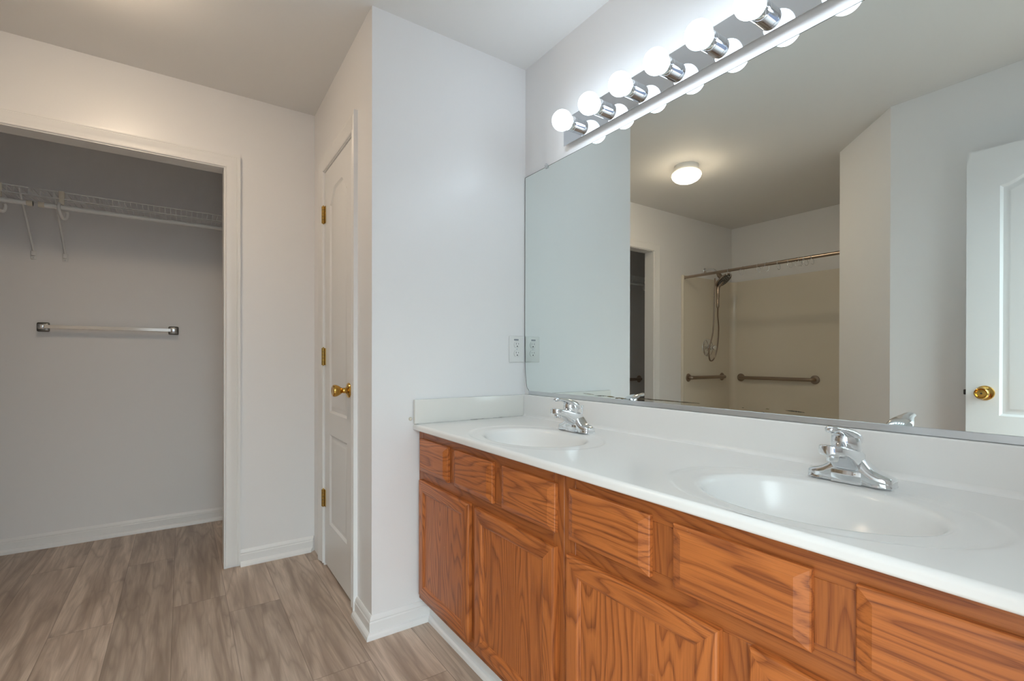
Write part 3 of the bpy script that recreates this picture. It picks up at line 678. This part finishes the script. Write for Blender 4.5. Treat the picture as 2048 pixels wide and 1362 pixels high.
su = empty('tub_shower', ((XS-1.24)/2, 2.12, 0)); tag(su, 'glossy beige tub and shower surround, reflected in the mirror', 'shower')
sx, sy = (XS-1.24)/2, 2.12; XFE, YE1 = -1.243, D1[1]+.003
def surround_path(off, rad):
    xb, ya, yb = XS+.002+off, YE1+off, YF-.002-off
    pts = [(XFE, yb)]
    for cxx, cyy, a0 in ((xb+rad, yb-rad, PI/2), (xb+rad, ya+rad, PI)):
        pts += [(cxx+rad*math.cos(a0+PI/2*i/8), cyy+rad*math.sin(a0+PI/2*i/8)) for i in range(9)]
    return pts+[(XFE, ya)]
A, B = surround_path(0, .075), surround_path(.016, .060)
pl = [(x-sx, y-sy) for x, y in A]+[(x-sx, y-sy) for x, y in B[::-1]]
mb = MB(); mb.prism(pl, .36, 1.876); 
mb.build('wall_panels', M['surround'], su, angle=30)
for s in (0, 1):
    yy = (YF-.002) if s == 0 else YE1+.024
    mb = MB(); mb.box(XFE-.020-sx, XFE+.002-sx, yy-.024-sy, yy-sy, .36, 1.876, .004, 2); mb.build('front_flange', M['surround'], su)
bx0, bx1, by0, by1 = XS+.004, XFE, YE1+.002, YF-.004
def rr(i, z, rad):
    out = []
    for cxx, cyy, a0 in ((bx1-i-rad, by1-i-rad, 0), (bx0+i+rad, by1-i-rad, PI/2), (bx0+i+rad, by0+i+rad, PI), (bx1-i-rad, by0+i+rad, 1.5*PI)):
        out += [(cxx+rad*math.cos(a0+PI/2*k/6)-sx, cyy+rad*math.sin(a0+PI/2*k/6)-sy, z) for k in range(7)]
    return out
mb = MB(); mb.loft([rr(.0, .0, .01), rr(0, .34, .01), rr(.004, .358, .012), rr(.012, .364, .015), rr(.055, .364, .04), rr(.068, .356, .05), rr(.085, .20, .07), rr(.11, .09, .09), rr(.15, .07, .09)])
mb.build('tub_basin', M['surround'], su, angle=40)

sv = empty('shower_valve', (-1.645, SFY, 1.193)); tag(sv, 'round chrome shower valve with lever knob on the beige wall', 'shower valve')
mb = MB(); mb.lathe([(0, 0), (.088, 0), (.088, .003), (.084, .007), (.060, .012), (.034, .015), (.030, .018)], (0, 0, 0), (0, -1, 0), 44); mb.build('escutcheon', M['chrome'], sv)
mb = MB(); mb.lathe([(.0, .012), (.026, .012), (.026, .030), (.019, .034), (.019, .042), (.023, .046), (.024, .078), (.021, .083), (0, .084)], (0, 0, 0), (0, -1, 0), 32); mb.box(-.030, .006, -.070, -.050, -.009, .009, .005, 2); mb.build('lever_knob', M['chrome'], sv)

sh = empty('hand_shower', (-1.618, YF, 1.957)); tag(sh, 'bronze hand shower head hanging from its arm behind the curtain rod', 'shower head')
mb = MB(); mb.lathe([(0, 0), (.028, 0), (.028, .003), (.024, .009), (.014, .013), (.012, .014)], (0, 0, 0), (0, -1, 0), 30); mb.build('arm_flange', M['chrome'], sh)
mb = MB(); mb.tube(smoothpath([(0, -.006, 0), (0, -.05, .006), (0, -.095, -.002), (0, -.130, -.028), (0, -.148, -.052)], 6), .0105, 14); mb.build('shower_arm', M['chrome'], sh)
hc = Vector((.008, -.205, -.118)); hn = Vector((-.05, -.66, -.75)).normalized()
mb = MB(); mb.tube([(0, -.144, -.046), (.001, -.160, -.070), (.004, -.178, -.090)], [.017, .022, .020], 16); mb.lathe([(0, -.028), (.016, -.026), (.020, -.010), (.022, .0)], hc-hn*.02, tuple(hn), 24)
mb.build('swivel_dock', M['nickel'], sh, angle=50)
mb = MB(); mb.lathe([(0, -.022), (.030, -.020), (.060, -.013), (.082, -.003), (.086, .004), (.084, .009), (.079, .010)], hc, tuple(hn), 44)
hd = mb.build('spray_head', M['nickel'], sh, angle=50)
mb = MB(); mb.lathe([(.079, .0098), (.060, .0112), (.030, .0120), (0, .0122)], hc, tuple(hn), 44); fc = mb.build('spray_face', M['dark'], hd)
mb = MB()
U = hn.orthogonal().normalized(); V = hn.cross(U)
for rad, nn in ((.018, 8), (.036, 14), (.054, 20)):
    for i in range(nn):
        t = 2*PI*i/nn; p = hc+hn*.0115+(U*math.cos(t)+V*math.sin(t))*rad
        mb.lathe([(.0028, -.001), (.0026, .002), (0, .0024)], p, tuple(hn), 8)
mb.build('nozzles', M['satin'], fc)
lo = hc+Vector((.010, .048, -.078)); wb = hc+Vector((.030, .038, -.235))
mb = MB(); mb.tube(smoothpath([tuple(hc+Vector((.0, .012, -.010))), tuple(hc+Vector((.006, .040, -.055))), tuple(lo), tuple((lo+wb)/2), tuple(wb)], 5), [.017]*6+[.0155]*5+[.0145]*5+[.0125]*5, 16); mb.build('hand_wand', M['nickel'], sh, angle=60)
mb = MB(); mb.lathe([(.0125, 0), (.0135, .004), (.0135, .022), (.010, .030), (.008, .034), (0, .035)], wb, (0, 0, -1), 20); mb.build('hose_nut', M['nickel'], sh)
a0 = hc+Vector((.022, .075, .022))
hp = [tuple(a0), tuple(a0+Vector((.010, -.008, -.07))), (.036, -.128, -.36), (.032, -.112, -.62), (.036, -.075, -.775), (-.0, -.060, -.885), (-.058, -.066, -.875), (-.092, -.082, -.760), (-.060, -.115, -.58), (-.004, -.140, -.46), tuple(wb+Vector((0, 0, -.032)))]
mb = MB(); mb.tube(smoothpath(hp, 9), .0066, 12); mb.build('hose', M['nickel'], sh, angle=60)

RX, RZ = -1.267, 1.853
sr = empty('shower_rod', (RX, (YF+D1[1])/2, RZ)); tag(sr, 'bronze shower curtain rod across the tub front, without a curtain', 'curtain rod')
hl = (YF-D1[1])/2
mb = MB(); mb.tube([(0, -hl, 0), (0, hl, 0)], .0125, 20); mb.build('rod', M['nickel'], sr)
mb = MB(); mb.tube([(0, -.15, 0), (0, -hl+.002, 0)], .0138, 20); mb.build('outer_tube', M['nickel'], sr)
for s in (-1, 1):
    mb = MB(); mb.lathe([(0, 0), (.017, 0), (.017, .022), (.0135, .026)], (0, s*hl, 0), (0, -s, 0), 22); mb.build('end_cap', M['dark'], sr)
ring = None
names = ['alone beside the shower head', 'second from the shower head along the rod', 'third from the shower head along the rod', 'fourth from the shower head along the rod', 'fifth from the shower head along the rod', 'sixth from the shower head', 'first of the bunched four', 'second of the bunched four', 'third of the bunched four', 'last of the bunched four', 'alone past the bunch, nearest the slanted wall']
for i, (y, rz, tl) in enumerate(zip((2.392, 2.262, 2.131, 2.062, 1.969, 1.885, 1.829, 1.807, 1.786, 1.767, 1.717), (.2, .9, .3, .7, .15, .5, .8, .3, -.5, .4, .1), (.1, -.3, .2, -.1, .1, .25, .3, .1, -.2, .2, 0))):
    if ring is None:
        mb = MB(); p = [(.0145*math.cos(t), 0, .0145*math.sin(t)-.001) for t in [math.radians(a) for a in range(-40, 221, 20)]]
        p = [(.022, 0, -.040), (.0235, 0, -.026)]+p+[(-.0190, 0, -.024), (-.0195, 0, -.044), (-.010, 0, -.055), (.004, 0, -.054), (.010, 0, -.046)]
        mb.tube(smoothpath(p, 3), .0021, 8); o = mb.build('curtain_ring', M['clear'], None, angle=60); ring = o
    else:
        o = ring.copy(); C.objects.link(o)
    o.location = (RX, y, RZ); o.rotation_euler = (0, tl, rz)
    tag(o, 'clear plastic curtain ring on the shower rod, '+names[i], 'curtain ring', 'curtain rings on the shower rod')
